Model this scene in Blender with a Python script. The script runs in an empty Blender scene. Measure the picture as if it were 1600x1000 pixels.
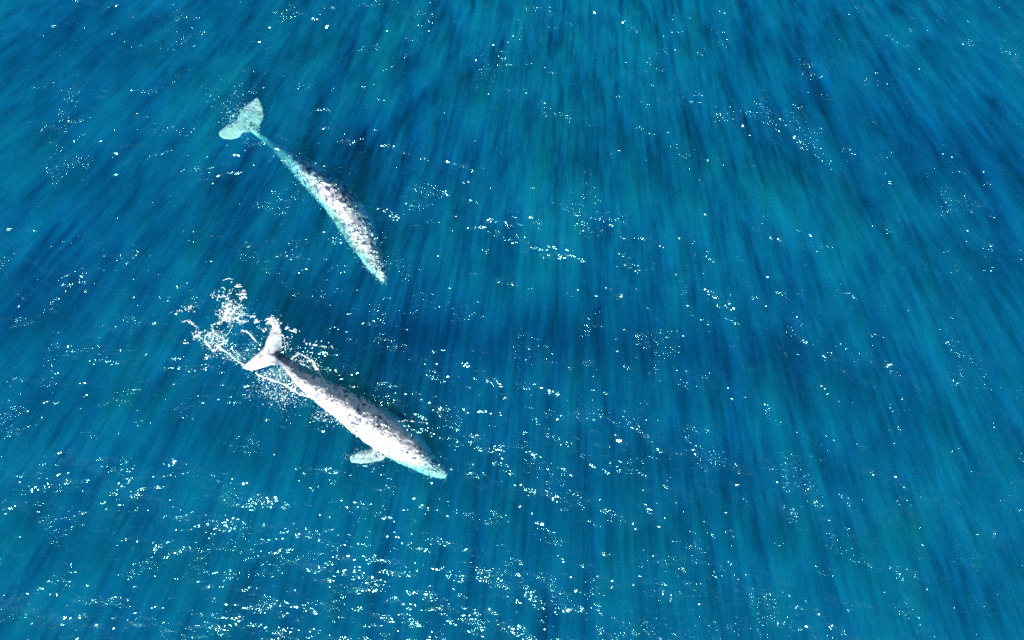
import bpy, bmesh, math, random
import numpy as np
from mathutils import Vector, Matrix, noise as mnoise

# ------------------------------------------------------------------ camera, sky, sun, exposure
H, F, TILT = 42.0, 1200.0, math.radians(0.0)      # height in metres, focal length in photo pixels
SC = bpy.context.scene
COL = SC.collection
cam_data = bpy.data.cameras.new('camera')
cam_data.sensor_width = 36.0
cam_data.lens = 36.0 * F / 1600.0
cam_data.clip_start = 0.1
cam_data.clip_end = 2000.0
cam = bpy.data.objects.new('camera', cam_data)
cam.location = (0, 0, H)
cam.rotation_euler = (TILT, 0, 0)
COL.objects.link(cam)
SC.camera = cam

def ray(u, v):
    d = Vector(((u - 800.0) / F, (500.0 - v) / F, -1.0))
    return Matrix.Rotation(TILT, 3, 'X') @ d

def at(u, v, z=0.0):
    """the point of the level z that lies where the photograph shows (u, v)"""
    d = ray(u, v)
    return Vector((0, 0, H)) + d * ((z - H) / d.z)

LIGHT = ray(920, -600).normalized()                # the way the light shafts put into the sea's density run down
SUNRAY = ray(1280, -1320).normalized()
elev = math.asin(-SUNRAY.z)
azim = math.atan2(-SUNRAY.x, -SUNRAY.y)              # compass angle of the sun, from +Y towards +X

world = bpy.data.worlds.new('World')
SC.world = world
world.use_nodes = True
wn = world.node_tree
bg = wn.nodes['Background']
sky = wn.nodes.new('ShaderNodeTexSky')
sky.sky_type = 'NISHITA'
sky.sun_disc = False
sky.sun_elevation = elev
sky.sun_rotation = azim
wn.links.new(sky.outputs['Color'], bg.inputs['Color'])
bg.inputs['Strength'].default_value = 0.05

sun_data = bpy.data.lights.new('sun', 'SUN')
sun_data.energy = 5.0
sun_data.angle = math.radians(0.53)
sun_data.color = (1.0, 0.96, 0.9)
sun = bpy.data.objects.new('sun', sun_data)
sun.rotation_euler = SUNRAY.to_track_quat('-Z', 'Y').to_euler()
sun.location = (0, 0, 60)
COL.objects.link(sun)

SC.view_settings.view_transform = 'Standard'
SC.view_settings.look = 'None'
SC.view_settings.exposure = 0.97
SC.view_settings.gamma = 1.0
SC.view_settings.use_curve_mapping = False
SC.render.engine = 'CYCLES'
cy = SC.cycles
cy.max_bounces = 6
cy.volume_bounces = 0
cy.diffuse_bounces = 2
cy.glossy_bounces = 2
cy.transmission_bounces = 2
cy.transparent_max_bounces = 12
cy.volume_step_rate = 0.3
cy.volume_max_steps = 64
cy.sample_clamp_indirect = 4.0
cy.sample_clamp_direct = 40.0
cy.use_denoising = False
cy.denoising_input_passes = 'RGB_ALBEDO_NORMAL'

# ------------------------------------------------------------------ helpers
rng = np.random.default_rng(7)
random.seed(7)

def link(o, parent=None):
    COL.objects.link(o)
    if parent: o.parent = parent
    return o

def mesh_obj(name, verts, faces, mat, parent=None, smooth=True):
    me = bpy.data.meshes.new(name)
    me.from_pydata([tuple(v) for v in verts], [], [tuple(int(i) for i in f) for f in faces])
    me.update()
    if smooth: me.polygons.foreach_set('use_smooth', [True] * len(me.polygons))
    if mat: me.materials.append(mat)
    return link(bpy.data.objects.new(name, me), parent)

class Nodes:
    def __init__(self, name):
        self.m = bpy.data.materials.new(name)
        self.m.use_nodes = True
        self.t = self.m.node_tree
        self.t.nodes.clear()
        self.out = self.t.nodes.new('ShaderNodeOutputMaterial')
    def n(self, kind, **ins):
        nd = self.t.nodes.new('ShaderNode' + kind)
        for k, v in ins.items():
            if k.startswith('_'):
                setattr(nd, k[1:], v); continue
            s = nd.inputs[int(k[1:])] if k[0] == 'i' and k[1:].isdigit() else nd.inputs[k.replace('_', ' ')]
            if isinstance(v, bpy.types.NodeSocket): self.t.links.new(v, s)
            else: s.default_value = v
        return nd
    def math(self, op, a, b=None, c=None, clamp=False):
        ins = {'i0': a}
        if b is not None: ins['i1'] = b
        if c is not None: ins['i2'] = c
        return self.n('Math', _operation=op, _use_clamp=clamp, **ins).outputs[0]
    def vec(self, op, a, b=None, out=0):
        ins = {'i0': a}
        if b is not None: ins['i1'] = b
        return self.n('VectorMath', _operation=op, **ins).outputs[out]
    def noise(self, vec, scale, detail=2.0, rough=0.5, dist=0.0, dims='3D'):
        return self.n('TexNoise', _noise_dimensions=dims, Vector=vec, Scale=scale, Detail=detail, Roughness=rough, Distortion=dist).outputs[0]
    def remap(self, v, a, b, c, d, smooth=False):
        return self.n('MapRange', _interpolation_type='SMOOTHSTEP' if smooth else 'LINEAR', Value=v, i1=a, i2=b, i3=c, i4=d).outputs[0]
    def link(self, a, b): self.t.links.new(a, b)

# ------------------------------------------------------------------ sea material
E1 = LIGHT.cross(Vector((0, 0, 1))).normalized()
E2 = LIGHT.cross(E1).normalized()

# patches of raised and lowered scatter density: photo place, half sizes in metres, turn, gain
PATCHES = [(980, 40, 9, 3.2, 0, .3), (660, 530, 4.5, 2.5, -10, -.3), (90, 60, 6, 4, 30, -.2), (860, 330, 6, 5, 0, .25), (1230, 330, 6, 2.6, -25, .25), (560, 90, 7, 3, 20, .1), (1300, 150, 9, 2.2, -28, -.42), (180, 330, 7, 3, 30, -.2), (430, 480, 4, 2, 20, -.15),  # dark patch above the lower whale: its shade put into the density too
           (1560, 270, 5, 2.5, -35, -.35), (950, 540, 15, 1.8, -4, -.42), (40, 470, 5, 3.5, 35, -.4), (520, 800, 7, 3, 0, .25), (1080, 730, 6, 2, 0, -.3),
           (1420, 880, 6, 3, 0, .3), (200, 560, 4, 2, 30, .2)]

def sea_material():
    N = Nodes('sea_water')
    pos = N.n('NewGeometry').outputs['Position']
    # --- ripples
    pm = N.noise(N.vec('MULTIPLY', pos, (0.7, 1.0, 1.0)), 0.5, 5, 0.7, 0.4)
    pl = N.noise(pos, 0.14, 2, 0.5)
    patch = N.math('MULTIPLY', N.remap(pm, 0.545, 0.71, 0.0, 1.0, True), N.remap(pl, 0.36, 0.6, 0.45, 1.15, True))
    patch2 = N.remap(N.noise(N.vec('ADD', pos, (31.0, 7.0, 0.0)), 0.55, 3, 0.6), 0.59, 0.70, 0.0, 1.0, True)
    r3 = N.noise(N.vec('MULTIPLY', pos, (0.8, 1.0, 1.0)), 2.9, 1, 0.5)
    r1 = N.noise(N.vec('MULTIPLY', pos, (0.7, 1.0, 1.0)), 1.7, 2, 0.5, 0.3)
    r2 = N.noise(N.vec('MULTIPLY', pos, (0.8, 1.0, 1.0)), 3.6, 1.5, 0.4, 0.2)
    h = N.math('ADD', N.math('MULTIPLY', r1, R1A), N.math('MULTIPLY', N.math('MULTIPLY', r2, R2A), patch))
    h = N.math('MULTIPLY_ADD', N.math('MULTIPLY', r3, patch2), R3A, h)
    bump = N.n('Bump', Strength=1.0, Distance=1.0, Height=h).outputs[0]
    inc = N.n('NewGeometry').outputs['Incoming']
    facing = N.math('ABSOLUTE', N.vec('DOT_PRODUCT', bump, inc, 'Value'))
    fres = N.math('MULTIPLY_ADD', N.math('POWER', N.math('SUBTRACT', 1.0, facing, clamp=True), 5.0), 0.98, 0.02, clamp=True)
    gloss = N.n('BsdfGlossy', Color=(0.38, 1, 0.95, 1), Roughness=0.09, Normal=bump).outputs[0]
    clear = N.n('BsdfTransparent', Color=(1, 1, 1, 1)).outputs[0]
    surf = N.n('MixShader', i0=fres, i1=clear, i2=gloss).outputs[0]
    N.link(surf, N.out.inputs['Surface'])
    # --- the water body: light shafts put into the scatter density as slanting columns
    u = N.vec('DOT_PRODUCT', pos, tuple(E1), 'Value')
    v = N.vec('DOT_PRODUCT', pos, tuple(E2), 'Value')
    w = N.vec('DOT_PRODUCT', pos, tuple(LIGHT), 'Value')
    c1 = N.n('CombineXYZ', X=u, Y=N.math('MULTIPLY', v, 0.8), Z=N.math('MULTIPLY', w, 0.07)).outputs[0]
    n1 = N.math('MULTIPLY_ADD', N.noise(c1, 3.3, 2.5, 0.72), 0.62, N.math('MULTIPLY', N.noise(c1, 0.95, 1.5, 0.6), 0.42))
    n2 = N.noise(pos, 0.16, 2.0, 0.5)
    s1 = N.remap(n1, 0.45, 0.63, 0.03, 2.5)
    s2 = N.remap(n2, 0.35, 0.65, 0.85, 1.15)
    x, y = (N.n('SeparateXYZ', Vector=pos).outputs[i] for i in (0, 1))
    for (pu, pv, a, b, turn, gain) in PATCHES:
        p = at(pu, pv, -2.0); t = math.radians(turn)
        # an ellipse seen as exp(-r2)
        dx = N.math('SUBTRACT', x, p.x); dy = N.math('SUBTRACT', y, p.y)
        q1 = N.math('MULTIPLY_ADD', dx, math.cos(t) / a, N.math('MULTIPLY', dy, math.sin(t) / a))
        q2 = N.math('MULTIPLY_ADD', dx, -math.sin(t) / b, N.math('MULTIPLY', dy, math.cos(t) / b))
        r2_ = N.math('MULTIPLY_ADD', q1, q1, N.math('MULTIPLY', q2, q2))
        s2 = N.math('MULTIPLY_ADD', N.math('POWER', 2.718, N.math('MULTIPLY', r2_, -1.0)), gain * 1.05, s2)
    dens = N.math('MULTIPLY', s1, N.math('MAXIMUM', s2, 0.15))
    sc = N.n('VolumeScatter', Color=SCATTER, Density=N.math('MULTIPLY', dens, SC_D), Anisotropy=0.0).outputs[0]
    ab = N.n('VolumeAbsorption', Color=ABSORB, Density=AB_D).outputs[0]
    N.link(N.n('AddShader', i0=sc, i1=ab).outputs[0], N.out.inputs['Volume'])
    return N.m

R1A, R2A, R3A = 0.27, 0.265, 0.17
SCATTER = (0.008, 0.298, 1.0, 1)
SC_D = 0.23
ABSORB = (0.0, 0.892, 0.972, 1)      # absorption = density * (1 - colour)
AB_D = 0.8
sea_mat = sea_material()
DEPTH = 13.0

# ------------------------------------------------------------------ sea surface
def axis(lo, hi, step, far):
    a = list(np.arange(lo, hi + 1e-6, step))
    s, x = step, a[-1]
    while x < far:
        s *= 1.35; x += s; a.append(min(x, far))
    s, x = step, a[0]
    while x > -far:
        s *= 1.35; x -= s; a.insert(0, max(x, -far))
    return np.array(a)

WAVES = []
for i in range(44):
    lam = 0.7 * (11.0 / 0.7) ** rng.random()
    ang = math.radians(rng.normal(82, 32))
    k = 2 * math.pi / lam
    WAVES.append((k * math.cos(ang), k * math.sin(ang), rng.random() * 6.283, 0.0075 * lam ** 0.8 * (0.5 + rng.random())))

def wave_z(x, y):
    z = np.zeros(np.broadcast(x, y).shape)
    for kx, ky, ph, a in WAVES:
        z += a * np.sin(kx * x + ky * y + ph)
    return z

def build_sea():
    xs, ys = axis(-31, 31, 0.16, 150), axis(-24, 19, 0.16, 150)
    X, Y = np.meshgrid(xs, ys)
    nx, ny = len(xs), len(ys)
    fall = np.clip((60 - np.maximum(abs(X), abs(Y))) / 25.0, 0, 1)
    Z = wave_z(X, Y) * fall
    top = np.stack([X, Y, Z], -1).reshape(-1, 3)
    idx = np.arange(nx * ny).reshape(ny, nx)
    q = np.stack([idx[:-1, :-1], idx[:-1, 1:], idx[1:, 1:], idx[1:, :-1]], -1).reshape(-1, 4)
    border = list(idx[0, :]) + list(idx[1:, -1]) + list(idx[-1, -2::-1]) + list(idx[-2:0:-1, 0])
    nb, base = len(border), nx * ny
    low = top[border].copy(); low[:, 2] = -DEPTH - 2
    verts = np.concatenate([top, low, [[0, 0, -DEPTH - 2]]])
    j = np.arange(nb); b = np.array(border)
    side = np.stack([b[(j + 1) % nb], b, base + j, base + (j + 1) % nb], -1)
    me = bpy.data.meshes.new('sea')
    nq, nt = len(q) + nb, nb
    loops = np.concatenate([q.ravel(), side.ravel(), np.stack([base + (j + 1) % nb, base + j, np.full(nb, base + nb)], -1).ravel()])
    me.vertices.add(len(verts)); me.vertices.foreach_set('co', verts.ravel())
    me.loops.add(len(loops)); me.loops.foreach_set('vertex_index', loops.astype(np.int32))
    starts = np.concatenate([np.arange(nq) * 4, nq * 4 + np.arange(nt) * 3])
    me.polygons.add(nq + nt); me.polygons.foreach_set('loop_start', starts.astype(np.int32))
    me.update(calc_edges=True); me.validate()
    sm = np.zeros(nq + nt, bool); sm[:len(q)] = True
    me.polygons.foreach_set('use_smooth', sm)
    me.materials.append(sea_mat)
    o = link(bpy.data.objects.new('sea', me))
    o['kind'] = 'structure'
    o['label'] = 'deep blue open sea with pale slanting light streaks'
    return o
build_sea()

def build_seabed():
    N = Nodes('deep_silt')
    pos = N.n('NewGeometry').outputs['Position']
    f = N.noise(pos, 0.2, 3, 0.6)
    ramp = N.n('Mix', _data_type='RGBA', i0=f, i6=(0.01, 0.03, 0.06, 1), i7=(0.02, 0.05, 0.08, 1)).outputs[2]
    N.link(N.n('BsdfDiffuse', Color=ramp).outputs[0], N.out.inputs['Surface'])
    s = 149
    xs = np.linspace(-s, s, 60)
    vs = [(x, y, -DEPTH + 0.6 * math.sin(x * .11) * math.cos(y * .09)) for y in xs for x in xs]
    fs = [(r * 60 + c, r * 60 + c + 1, (r + 1) * 60 + c + 1, (r + 1) * 60 + c) for r in range(59) for c in range(59)]
    o = mesh_obj('seabed', vs, fs, N.m)
    o['kind'] = 'structure'
build_seabed()

# ------------------------------------------------------------------ whales
def skin_material(lo, hi, pale_v):
    N = Nodes('whale_skin')
    pos = N.n('TexCoord').outputs['Object']
    big = N.noise(pos, 0.9, 2, 0.5, 0.2)
    mid = N.noise(pos, 4.2, 3, 0.6, 0.5)
    vor = N.n('TexVoronoi', _feature='F1', Vector=N.vec('ADD', pos, N.vec('MULTIPLY', N.n('TexNoise', Vector=pos, Scale=4.0).outputs[1], (.3, .3, .3))), Scale=4.6, Randomness=1.0).outputs['Distance']
    spots = N.remap(vor, 0.25, 0.5, 1.0, 0.0, True)
    a = N.remap(N.math('ADD', N.math('MULTIPLY', big, 0.35), N.math('MULTIPLY', mid, 0.75)), lo, hi, 0.0, 1.0, True)
    stock = N.n('Attribute', _attribute_name='stock').outputs['Fac']
    pale = N.math('MAXIMUM', a, N.math('MULTIPLY', spots, N.remap(mid, 0.40, 0.5, 0.0, 0.95, True)))
    pale = N.math('MAXIMUM', pale, N.math('MULTIPLY', N.n('Attribute', _attribute_name='fluke').outputs['Fac'], 0.85))
    pale = N.math('MULTIPLY', pale, N.math('MULTIPLY_ADD', stock, -1.0, 1.0))
    col = N.n('Mix', _data_type='RGBA', i0=pale, i6=(0.05, 0.09, 0.17, 1), i7=(pale_v, pale_v, pale_v, 1)).outputs[2]
    scr = N.noise(N.vec('MULTIPLY', pos, (1.0, 6.0, 6.0)), 3.0, 3, 0.7)
    bump = N.n('Bump', Strength=0.6, Distance=0.05, Height=N.math('ADD', mid, N.math('MULTIPLY', scr, 0.3))).outputs[0]
    b = N.n('BsdfPrincipled', Base_Color=col, Roughness=0.5, Specular_IOR_Level=0.15, Normal=bump)
    N.link(b.outputs[0], N.out.inputs['Surface'])
    return N.m

def simple(name, col, rough=0.6):
    N = Nodes(name)
    b = N.n('BsdfPrincipled', Base_Color=(*col, 1), Roughness=rough)
    N.link(b.outputs[0], N.out.inputs['Surface'])
    return N.m
eye_mat = simple('dark_eye', (0.01, 0.01, 0.012), 0.15)

def catmull(P, n):
    P = [np.array(p, float) for p in P]
    P = [2 * P[0] - P[1]] + P + [2 * P[-1] - P[-2]]
    out = []
    segs = len(P) - 3
    for i in range(n):
        t = i / (n - 1) * segs
        k = min(int(t), segs - 1); t -= k
        a, b, c, d = P[k:k + 4]
        out.append(0.5 * ((2 * b) + (c - a) * t + (2 * a - 5 * b + 4 * c - d) * t * t + (3 * b - a - 3 * c + d) * t ** 3))
    return out

PX = H / F     # metres to one photo pixel, about

def loft(stations):
    """stations: (u, v, z of axis, full width px, height to width ratio)"""
    S = []
    for (u, v, z, w, r) in stations:
        p = at(u, v, z); S.append((p.x, p.y, p.z, w * PX / 2, w * PX / 2 * r))
    S = catmull(S, 90)
    M = 28
    vs, fs = [], []
    cen = [Vector(s[:3]) for s in S]
    for i, s in enumerate(S):
        t = (cen[min(i + 1, 89)] - cen[max(i - 1, 0)]).normalized()
        side = t.cross(Vector((0, 0, 1))).normalized(); up = side.cross(t)
        for j in range(M):
            a = 2 * math.pi * j / M
            cx, sx = math.cos(a), math.sin(a)
            e = 1.08 if sx > 0 else 1.0                      # the back a little roofed, the belly round
            cx = math.copysign(abs(cx) ** e, cx); sx = math.copysign(abs(sx) ** e, sx)
            vs.append(cen[i] + side * cx * max(s[3], .02) + up * sx * max(s[4], .02))
    for i in range(89):
        for j in range(M):
            fs.append((i * M + j, i * M + (j + 1) % M, (i + 1) * M + (j + 1) % M, (i + 1) * M + j))
    fs.append(list(range(M))[::-1]); fs.append([89 * M + j for j in range(M)])
    return vs, fs, cen, S

def blade(outline, thick, zfun):
    """a fluke or flipper: outline in px, lens-shaped in section"""
    P = [Vector(p) for p in outline]
    # densify
    D = [Vector((*p,)) for p in catmull([(*p,) for p in P] + [(*P[0],)], len(P) * 6)[:-1]]
    c = sum(D, Vector((0, 0))) / len(D)
    rings = [1.0, .93, .8, .6, .35]
    vs, fs = [], []
    n = len(D)
    for sgn in (1, -1):
        for k, r in enumerate(rings):
            h = thick * math.sqrt(max(0, 1 - r ** 2)) + 0.012
            for p in D:
                # shrink towards the medial line instead of the centre: crude, works for slender shapes
                q = c + (p - c) * r
                z = zfun(q.x, q.y)
                w = at(q.x, q.y, z); w.z += sgn * h
                vs.append(w)
        w = at(c.x, c.y, zfun(c.x, c.y)); w.z += sgn * thick; vs.append(w)
    per = len(rings) * n + 1
    for s in (0, 1):
        o = s * per
        for k in range(len(rings) - 1):
            for j in range(n):
                f = (o + k * n + j, o + k * n + (j + 1) % n, o + (k + 1) * n + (j + 1) % n, o + (k + 1) * n + j)
                fs.append(f if s == 0 else f[::-1])
        for j in range(n):
            f = (o + 4 * n + j, o + 4 * n + (j + 1) % n, o + per - 1)
            fs.append(f if s == 0 else f[::-1])
    for j in range(n):
        fs.append((j, per + j, per + (j + 1) % n, (j + 1) % n))
    return vs, fs

def fused(name, pieces, origin, mat, voxel=0.05):
    bm = bmesh.new()
    for vs, fs in pieces:
        bv = [bm.verts.new(Vector(v) - origin) for v in vs]
        for f in fs:
            try: bm.faces.new([bv[i] for i in f])
            except ValueError: pass
    bmesh.ops.recalc_face_normals(bm, faces=bm.faces)
    me = bpy.data.meshes.new(name); bm.to_mesh(me); bm.free()
    tmp = bpy.data.objects.new(name + '_raw', me); COL.objects.link(tmp)
    m = tmp.modifiers.new('r', 'REMESH'); m.mode = 'VOXEL'; m.voxel_size = voxel; m.use_smooth_shade = True
    s = tmp.modifiers.new('s', 'SMOOTH'); s.factor = 0.5; s.iterations = 3
    dg = bpy.context.evaluated_depsgraph_get()
    out = bpy.data.meshes.new_from_object(tmp.evaluated_get(dg))
    bpy.data.objects.remove(tmp)
    # lumps of the skin
    co = np.empty(len(out.vertices) * 3); out.vertices.foreach_get('co', co); co = co.reshape(-1, 3)
    no = np.empty(len(out.vertices) * 3); out.vertices.foreach_get('normal', no); no = no.reshape(-1, 3)
    d = np.array([mnoise.fractal(Vector(c) * 1.7, 0.9, 2.1, 3) for c in co])
    co += no * (d * 0.05)[:, None]
    out.vertices.foreach_set('co', co.ravel()); out.update()
    out.polygons.foreach_set('use_smooth', [True] * len(out.polygons))
    out.name = name
    out.materials.clear(); out.materials.append(mat)
    return out

def whale(label, stations, blades, group, skin, stock_at):
    vs, fs, cen, S = loft(stations)
    origin = Vector(cen[50]); origin.z = 0
    root = bpy.data.objects.new('grey_whale', None); root.location = origin
    link(root)
    root['label'] = label; root['category'] = 'whale'; root['group'] = group
    me = fused('body', [(vs, fs)] + blades, origin, skin)
    # the slaty tail stock
    at_ = me.attributes.new('stock', 'FLOAT', 'POINT')
    cc = np.array([c[:] for c in cen]) - np.array(origin[:])
    co = np.empty(len(me.vertices) * 3); me.vertices.foreach_get('co', co); co = co.reshape(-1, 3)
    near = np.array([np.argmin(((cc[:, :2] - p[:2]) ** 2).sum(1)) for p in co]) / 89.0
    off = np.array([np.min(((cc[:, :2] - p[:2]) ** 2).sum(1)) ** .5 for p in co])
    val = np.clip(1 - abs(near - stock_at) / 0.13, 0, 1) * np.clip(1.6 - off / 0.5, 0, 1)
    fl = me.attributes.new('fluke', 'FLOAT', 'POINT')
    fl.data.foreach_set('value', (np.clip((0.12 - near) / 0.06, 0, 1) * np.clip(off / 0.4 - .1, 0, 1) + np.clip((off - 1.15) / .2, 0, 1) * (near > .5)).clip(0, 1).astype(np.float32))
    at_ = me.attributes['stock']
    at_.data.foreach_set('value', val.astype(np.float32))
    body = link(bpy.data.objects.new('body', me), root)
    # eyes low on the head
    for s in (-1, 1):
        i = 74
        t = (cen[i + 1] - cen[i - 1]).normalized(); side = t.cross(Vector((0, 0, 1))).normalized()
        c = cen[i] + side * s * S[i][3] * 0.93 - Vector((0, 0, 1)) * S[i][4] * 0.35 - origin
        bm = bmesh.new(); bmesh.ops.create_icosphere(bm, subdivisions=2, radius=0.07)
        m2 = bpy.data.meshes.new('eye'); bm.to_mesh(m2); bm.free(); m2.materials.append(eye_mat)
        e = link(bpy.data.objects.new('eye', m2), root); e.location = c
    return root, cen, S, origin, me

# the lower, surfaced whale
W2 = [(412, 552, 0.05, 16, .5), (426, 557, 0.05, 12, 1.2), (440, 562, 0.05, 14, 1.9), (473, 592, -0.15, 25, 1.5), (501, 610, -0.23, 37, 1.2), (541, 634, -0.48, 50, 1.1),
      (574, 656, -0.65, 60, 1.08), (606, 679, -0.85, 62, 1.05), (637, 700, -0.98, 56, 1.0), (662, 720, -1.02, 40, .95), (682, 733, -0.85, 27, .9), (698, 743, -0.75, 12, .9)]
fl2 = [(431, 497), (437, 505), (441, 525), (442, 548), (443, 562), (436, 571), (418, 572), (400, 579), (380, 576), (390, 562), (404, 551), (413, 541), (419, 525), (424, 510)]
pl2 = [(604, 703), (598, 698), (578, 702), (560, 706), (547, 713), (549, 722), (566, 725), (584, 722), (600, 718)]
pr2 = [(640, 664), (632, 640), (622, 622), (612, 615), (608, 620), (612, 634), (622, 652), (632, 668)]
whale('white mottled grey whale at the surface, its back awash and foam trailing from its flukes', W2,
      [blade(fl2, .09, lambda x, y: .12), blade(pl2, .12, lambda x, y: -.42), blade(pr2, .12, lambda x, y: -1.9)],
      'grey whales swimming side by side', skin_material(0.40, 0.57, 0.66), 0.17)
# the upper whale, a little under the surface
W1 = [(388, 196, -0.35, 14, .5), (402, 207, -0.80, 11, 1.6), (419, 219, -1.45, 14, 2.0), (452, 245, -1.55, 25, 1.4), (478, 266, -1.20, 37, 1.2), (508, 292, -1.14, 48, 1.1), (534, 318, -1.09, 54, 1.08),
      (556, 350, -1.09, 55, 1.05), (573, 382, -0.98, 44, 1.0), (587, 411, -0.74, 31, .95), (596, 427, -0.5, 20, .9), (602, 439, -0.45, 9, .9)]
fl1 = [(402, 151), (408, 160), (412, 180), (408, 194), (402, 206), (390, 206), (380, 208), (370, 217), (352, 218), (342, 212), (345, 202), (358, 194), (370, 186), (376, 174), (385, 164)]
pr1 = [(585, 330), (580, 318), (572, 300), (577, 294), (586, 302), (594, 318), (596, 335)]
whale('pale mottled grey whale just under the surface, unbroken water over its flukes', W1,
      [blade(fl1, .08, lambda x, y: -.34)], 'grey whales swimming side by side', skin_material(0.44, 0.64, 0.60), 0.22)

from mathutils.bvhtree import BVHTree
TREES = []
for o in [q for q in COL.objects if q.name.startswith('body')]:
    TREES.append((o.parent.location.copy(), BVHTree.FromPolygons([v.co[:] for v in o.data.vertices], [p.vertices[:] for p in o.data.polygons])))
def deck(x, y):
    best = -9
    for loc, t in TREES:
        h = t.ray_cast(Vector((x, y, 10)) - loc, Vector((0, 0, -1)))
        if h[0] is not None: best = max(best, h[0].z + loc.z)
    return best

# ------------------------------------------------------------------ barnacles and blowholes on the whales
shell_mat = simple('barnacle_shell', (0.72, 0.76, 0.76), 0.7)
def dress(root, stations, n, seed):
    r_ = np.random.default_rng(seed)
    loc, tree = next((l, t) for l, t in TREES if (l - root.location).length < .01)
    bm = bmesh.new(); bmesh.ops.create_icosphere(bm, subdivisions=1, radius=1)
    bv = np.array([v.co[:] for v in bm.verts]); bf = np.array([[v.index for v in f.verts] for f in bm.faces]); bm.free()
    C = catmull([x[:4] for x in stations], 120)
    V, Fc, k = [], [], 0
    clusters = [(.38 + .58 * r_.random(), r_.normal() * .38) for _ in range(n // 9)]
    for t, off in clusters:
        for _ in range(int(4 + r_.random() * 11)):
            c = C[min(119, int(120 * np.clip(t + r_.normal() * .012, 0, .985)))]
            d = C[min(119, int(120 * t) + 1)]; e = C[max(0, int(120 * t) - 1)]
            ax = np.array([d[0] - e[0], d[1] - e[1]]); ax /= np.linalg.norm(ax) + 1e-9
            o = np.clip(off + r_.normal() * .12, -.8, .8) * c[3] / 2
            p = at(c[0] - ax[1] * o, c[1] + ax[0] * o, c[2] + c[3] * PX / 2 * .9)
            h = tree.ray_cast(Vector((p.x, p.y, 10)) - loc, Vector((0, 0, -1)))
            if h[0] is None: continue
            rad = .036 * math.exp(r_.normal() * .55)
            V.append(bv * (1 + r_.normal(size=(12, 1)) * .2) * np.array([rad, rad, rad * .6]) + np.array(h[0][:])); Fc.append(bf + k * 12); k += 1
    o = mesh_obj('barnacles', np.concatenate(V), np.concatenate(Fc), shell_mat, root)
    o['kind'] = 'stuff'
    for sg in (-1, 1):
        c = C[103]; ax = np.array([C[105][0] - C[101][0], C[105][1] - C[101][1]]); ax /= np.linalg.norm(ax)
        p = at(c[0] - ax[1] * sg * 2.2, c[1] + ax[0] * sg * 2.2, c[2])
        h = tree.ray_cast(Vector((p.x, p.y, 10)) - loc, Vector((0, 0, -1)))
        if h[0] is None: continue
        ang = -math.atan2(ax[1], ax[0]) - sg * .3
        w = bv * np.array([.17, .035, .03]); w = np.stack([w[:, 0] * math.cos(ang) - w[:, 1] * math.sin(ang), w[:, 0] * math.sin(ang) + w[:, 1] * math.cos(ang), w[:, 2]], -1)
        mesh_obj('blowhole', w + np.array(h[0][:]), bf, eye_mat, root)
roots = [o for o in COL.objects if o.name.startswith('grey_whale')]
dress(roots[0], W2, 260, 3)
dress(roots[1], W1, 500, 4)

# ------------------------------------------------------------------ foam
def foam_material():
    N = Nodes('foam')
    pos = N.n('NewGeometry').outputs['Position']
    f = N.noise(pos, 9.0, 2, 0.6)
    c = N.n('Mix', _data_type='RGBA', i0=f, i6=(0.58, 0.78, 0.83, 1), i7=(0.84, 0.92, 0.92, 1)).outputs[2]
    N.link(N.n('BsdfPrincipled', Base_Color=c, Roughness=0.6).outputs[0], N.out.inputs['Surface'])
    return N.m
foam_mat = foam_material()

def c2(x, y): return (270 + x / 4.544, 420 + y / 4.544)
def c3(x, y): return (440 + x / 4.167, 540 + y / 4.167)

SPECKS = []      # u, v, size m, turn, stretch
def blob(u, v, su, sv, n, r=.05, sr=.5):
    for _ in range(n):
        SPECKS.append((u + rng.normal() * su, v + rng.normal() * sv, r * math.exp(rng.normal() * sr), rng.random() * 3.14, 1 + 2 * rng.random() ** 2))
def thread(pts, step=1.2, jit=.8, r=.04, sr=.45, gap=0.0, stray=0.0, spread=6):
    P = [np.array(p, float) for p in pts]
    for a, b in zip(P[:-1], P[1:]):
        n = max(2, int(np.linalg.norm(b - a) / step))
        ang = -math.atan2(b[1] - a[1], b[0] - a[0])
        ph = rng.random() * 6
        for i in range(n):
            t = (i + rng.random()) / n
            if math.sin(ph + i * .9) < gap * 2 - 1: continue
            q = a + (b - a) * t + rng.normal(size=2) * jit * .5
            SPECKS.append((q[0], q[1], r * math.exp(rng.normal() * sr), ang + rng.normal() * .5, 1.2 + 2 * rng.random()))
            if rng.random() < stray:
                q = q + rng.normal(size=2) * spread
                SPECKS.append((q[0], q[1], r * .7 * math.exp(rng.normal() * sr), rng.random() * 3, 1 + rng.random()))
def wander(u, v, length, ang, r=.03, curl=.5, step=1.3):
    for i in range(int(length / step)):
        SPECKS.append((u, v, r * math.exp(rng.normal() * .35), -ang, 1.8))
        ang += rng.normal() * curl
        u += math.cos(ang) * step; v += math.sin(ang) * step

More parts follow.
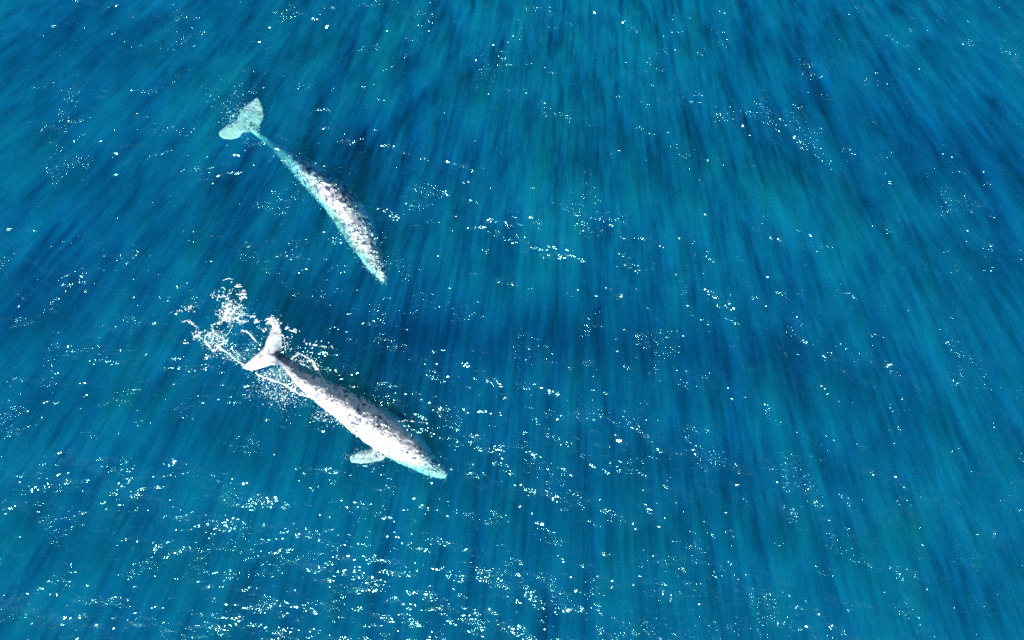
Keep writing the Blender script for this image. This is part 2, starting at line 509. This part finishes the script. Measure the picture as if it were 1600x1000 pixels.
P2 = lambda L: [c2(*p) for p in L]
P3 = lambda L: [c3(*p) for p in L]
thread(P2([(530, 695), (450, 650), (380, 590), (320, 560), (285, 585), (250, 540), (225, 500)]), .8, 1.0, .055, stray=.5, spread=4)
thread(P2([(520, 650), (470, 610), (410, 575)]), 1.2, 1.6, .045, gap=.2, stray=.3)
thread(P2([(225, 500), (250, 460), (300, 450), (340, 480), (378, 500), (355, 530), (300, 550)]), .9, 1.0, .04, stray=.4, spread=3)
thread(P2([(300, 450), (290, 400), (330, 380), (400, 350), (460, 355), (520, 380)]), .9, .9, .045, stray=.4, spread=3)
thread(P2([(330, 388), (370, 350), (390, 300), (410, 250)]), .7, 1.3, .06, stray=.6, spread=4)
thread(P2([(340, 370), (400, 340), (450, 290), (500, 260)]), .9, 1.3, .045, stray=.6, spread=4)
blob(*c2(405, 305), 9, 9, 60, .05); blob(*c2(430, 215), 10, 11, 50, .05); blob(*c2(460, 320), 11, 7, 35, .045)
for k in range(34): wander(*c2(rng.normal() * 40 + 410, rng.normal() * 55 + 270), rng.uniform(3, 8), rng.uniform(-2.6, -.4), .05, .35)
for k in range(14): wander(*c2(rng.normal() * 50 + 420, rng.normal() * 20 + 350), rng.uniform(8, 16), rng.uniform(-.5, .5), .04, .3)
for k in range(12): wander(*c2(rng.normal() * 45 + 290, rng.normal() * 40 + 510), rng.uniform(8, 16), rng.uniform(0, 6.3), .04, .3)
blob(*c2(500, 180), 2.5, 3.5, 26, .08); blob(*c2(460, 115), 1.6, 1, 8, .09); thread(P2([(362, 82), (400, 68), (428, 76)]), 1, .5, .05)
blob(*c2(298, 180), 2, 3, 16, .045); blob(*c2(130, 285), 4, 3, 22, .045); blob(*c2(62, 300), 3, 1.5, 8, .045)
thread(P2([(495, 435), (540, 445), (570, 480), (600, 515)]), .8, 1.0, .06, stray=.4, spread=3)
thread(P2([(440, 400), (412, 450), (388, 470)]), 1.2, .8, .035)
blob(*c2(580, 335), 1.6, 1.4, 9, .07); blob(*c2(607, 370), 2.4, 1.8, 14, .07)
thread(P2([(65, 375), (110, 370), (150, 390), (182, 415)]), .9, 1.3, .05, stray=.3, spread=3)
blob(*c2(178, 472), 4.5, 4.5, 60, .045); blob(*c2(90, 528), 2.5, 1, 8, .05); blob(*c2(262, 620), 4, 2.5, 18, .05)
blob(*c2(300, 500), 9, 7, 50, .03)
thread(P2([(88, 692), (150, 722), (220, 712), (250, 685)]), 4.5, .6, .045)
for k in range(10): wander(*c2(rng.uniform(230, 380), rng.uniform(440, 560)), rng.uniform(8, 18), rng.random() * 6.28, .025)
for k in range(9): wander(*c2(rng.uniform(330, 520), rng.uniform(280, 400)), rng.uniform(8, 18), rng.random() * 6.28, .025)
# tip and edges of the flukes
blob(*c2(715, 368), 4.5, 2.2, 60, .1, .3); blob(*c2(750, 385), 3, 3, 30, .07); blob(*c2(655, 432), 2, 1.5, 8, .06)
thread(P2([(760, 400), (790, 470), (830, 540), (850, 585)]), 1.5, .8, .04, gap=.3)
thread(P2([(500, 700), (560, 720), (600, 715)]), 1, 1.4, .06)
thread(P2([(640, 480), (620, 560), (540, 660)]), 1.6, 1.2, .04, gap=.3)
# seam along the sunlit side
thread(P2([(590, 742), (640, 770), (740, 800), (830, 850), (900, 900), (1000, 910), (1100, 985)]), .7, .9, .055, stray=.4, spread=4)
thread(P3([(0, 250), (100, 300), (200, 340), (300, 400), (360, 480), (470, 560)]), 1.2, 1.4, .04, gap=.3, stray=.5, spread=4)
thread(P3([(30, 130), (130, 240), (250, 350), (400, 480), (500, 580), (600, 650)]), 1.3, 1.6, .035, gap=.3)
blob(*c2(745, 850), 20, 9, 80, .035); blob(*c2(760, 930), 13, 8, 60, .042); blob(*c2(620, 790), 14, 7, 40, .035); blob(*c3(300, 450), 9, 5, 24, .035)
for k in range(22): wander(*c2(rng.uniform(640, 900), rng.uniform(690, 850)), rng.uniform(6, 14), rng.uniform(-.4, .9), .022, .35)
# lace thrown over the shaded side
thread(P2([(850, 690), (858, 630), (910, 600), (960, 630), (1000, 660), (1032, 720), (1062, 790), (1048, 835)]), .7, 1.3, .055, stray=.6, spread=4)
thread(P2([(870, 640), (920, 670), (970, 700), (1000, 740)]), 1.0, 2.0, .04, gap=.25, stray=.5)
thread(P2([(1000, 670), (1040, 740), (1070, 800), (1110, 830)]), .7, 1.5, .06, stray=.3)
blob(*c2(930, 650), 13, 6, 40, .03); blob(*c2(810, 520), 6, 9, 40, .035)
blob(*c2(880, 440), 2.6, 1.2, 16, .09); blob(*c2(825, 422), 1.6, 1.8, 8, .05)
blob(*c2(985, 540), 8, 3.5, 22, .045); blob(*c2(1070, 540), 8, 4, 16, .05)
thread(P3([(270, 230), (350, 250), (440, 300), (470, 350)]), 1.5, 1.5, .045, gap=.3, stray=.4)
thread(P3([(760, 495), (800, 488), (880, 498), (950, 505)]), 1.3, .9, .05, gap=.3); blob(*c3(465, 268), 2, 1, 7, .06)

def build_foam():
    bm = bmesh.new(); bmesh.ops.create_icosphere(bm, subdivisions=1, radius=1)
    bv = np.array([v.co[:] for v in bm.verts]); bf = np.array([[v.index for v in f.verts] for f in bm.faces]); bm.free()
    V, Fc = [], []
    for i, (u, v, r, a, st) in enumerate(SPECKS):
        p = at(u, v, 0)
        z = float(wave_z(np.array([p.x]), np.array([p.y]))[0])
        z = max(z, deck(p.x, p.y))
        r *= 0.5
        w = bv * (1 + rng.normal(size=(len(bv), 1)) * .25) * np.array([r * st ** .6, r / st ** .4, r * .35])
        ca, sa = math.cos(a), math.sin(a)
        w = np.stack([w[:, 0] * ca - w[:, 1] * sa, w[:, 0] * sa + w[:, 1] * ca, w[:, 2]], -1) + np.array([p.x, p.y, z + .012])
        V.append(w); Fc.append(bf + i * len(bv))
    o = mesh_obj('foam', np.concatenate(V), np.concatenate(Fc), foam_mat)
    o['kind'] = 'stuff'
    o['label'] = 'white broken foam and bubbles streaming around the flukes of the surfaced whale'
    o['category'] = 'foam'
build_foam()

def build_bubbles():
    m = foam_mat
    bm = bmesh.new(); bmesh.ops.create_icosphere(bm, subdivisions=1, radius=1)
    bv = np.array([v.co[:] for v in bm.verts]); bf = np.array([[v.index for v in f.verts] for f in bm.faces]); bm.free()
    zones = [(c2(780, 740), 16, 8, 900), (c2(300, 500), 10, 8, 350), (c2(420, 300), 12, 12, 450), (c2(430, 620), 10, 5, 300), (c2(760, 880), 24, 9, 500),
             (c2(960, 680), 9, 7, 250), (c3(330, 440), 16, 9, 300), (c2(560, 600), 12, 10, 300), ((375, 185), 15, 14, 500), ((572, 714), 16, 7, 250), (c2(715, 400), 7, 8, 200)]  # the zone at the upper whale's flukes is added haze
    V, Fc, k = [], [], 0
    for st, tot in ((W1, 1600), (W2, 1200)):  # bubbles added along the lit flanks as a soft turquoise halo
        C = catmull([x[:4] for x in st], 60)
        for _ in range(tot):
            c = C[int(60 * (.25 + .74 * rng.random()))]; t = rng.random() * 6.283
            if math.cos(t) * -.8 + math.sin(t) * .6 < -.1: continue
            rr = c[3] / 2 + abs(rng.normal()) * 3.2 - 2
            p = at(c[0] + math.cos(t) * rr, c[1] + math.sin(t) * rr, -abs(rng.normal()) * .4 - .08)
            V.append(bv * .012 * math.exp(rng.normal() * .5) + np.array(p[:])); Fc.append(bf + k * len(bv)); k += 1
    for (u, v), su, sv, n in zones:
        for _ in range(n):
            p = at(u + rng.normal() * su, v + rng.normal() * sv, -abs(rng.normal()) * .35 - .06)
            r = .014 * math.exp(rng.normal() * .5)
            V.append(bv * r + np.array(p[:])); Fc.append(bf + k * len(bv)); k += 1
    o = mesh_obj('bubbles', np.concatenate(V), np.concatenate(Fc), m)
    o['kind'] = 'stuff'; o['category'] = 'bubbles'
    o['label'] = 'pale turquoise cloud of tiny bubbles churned up beside the flukes, with an added haze along both whales'
build_bubbles()
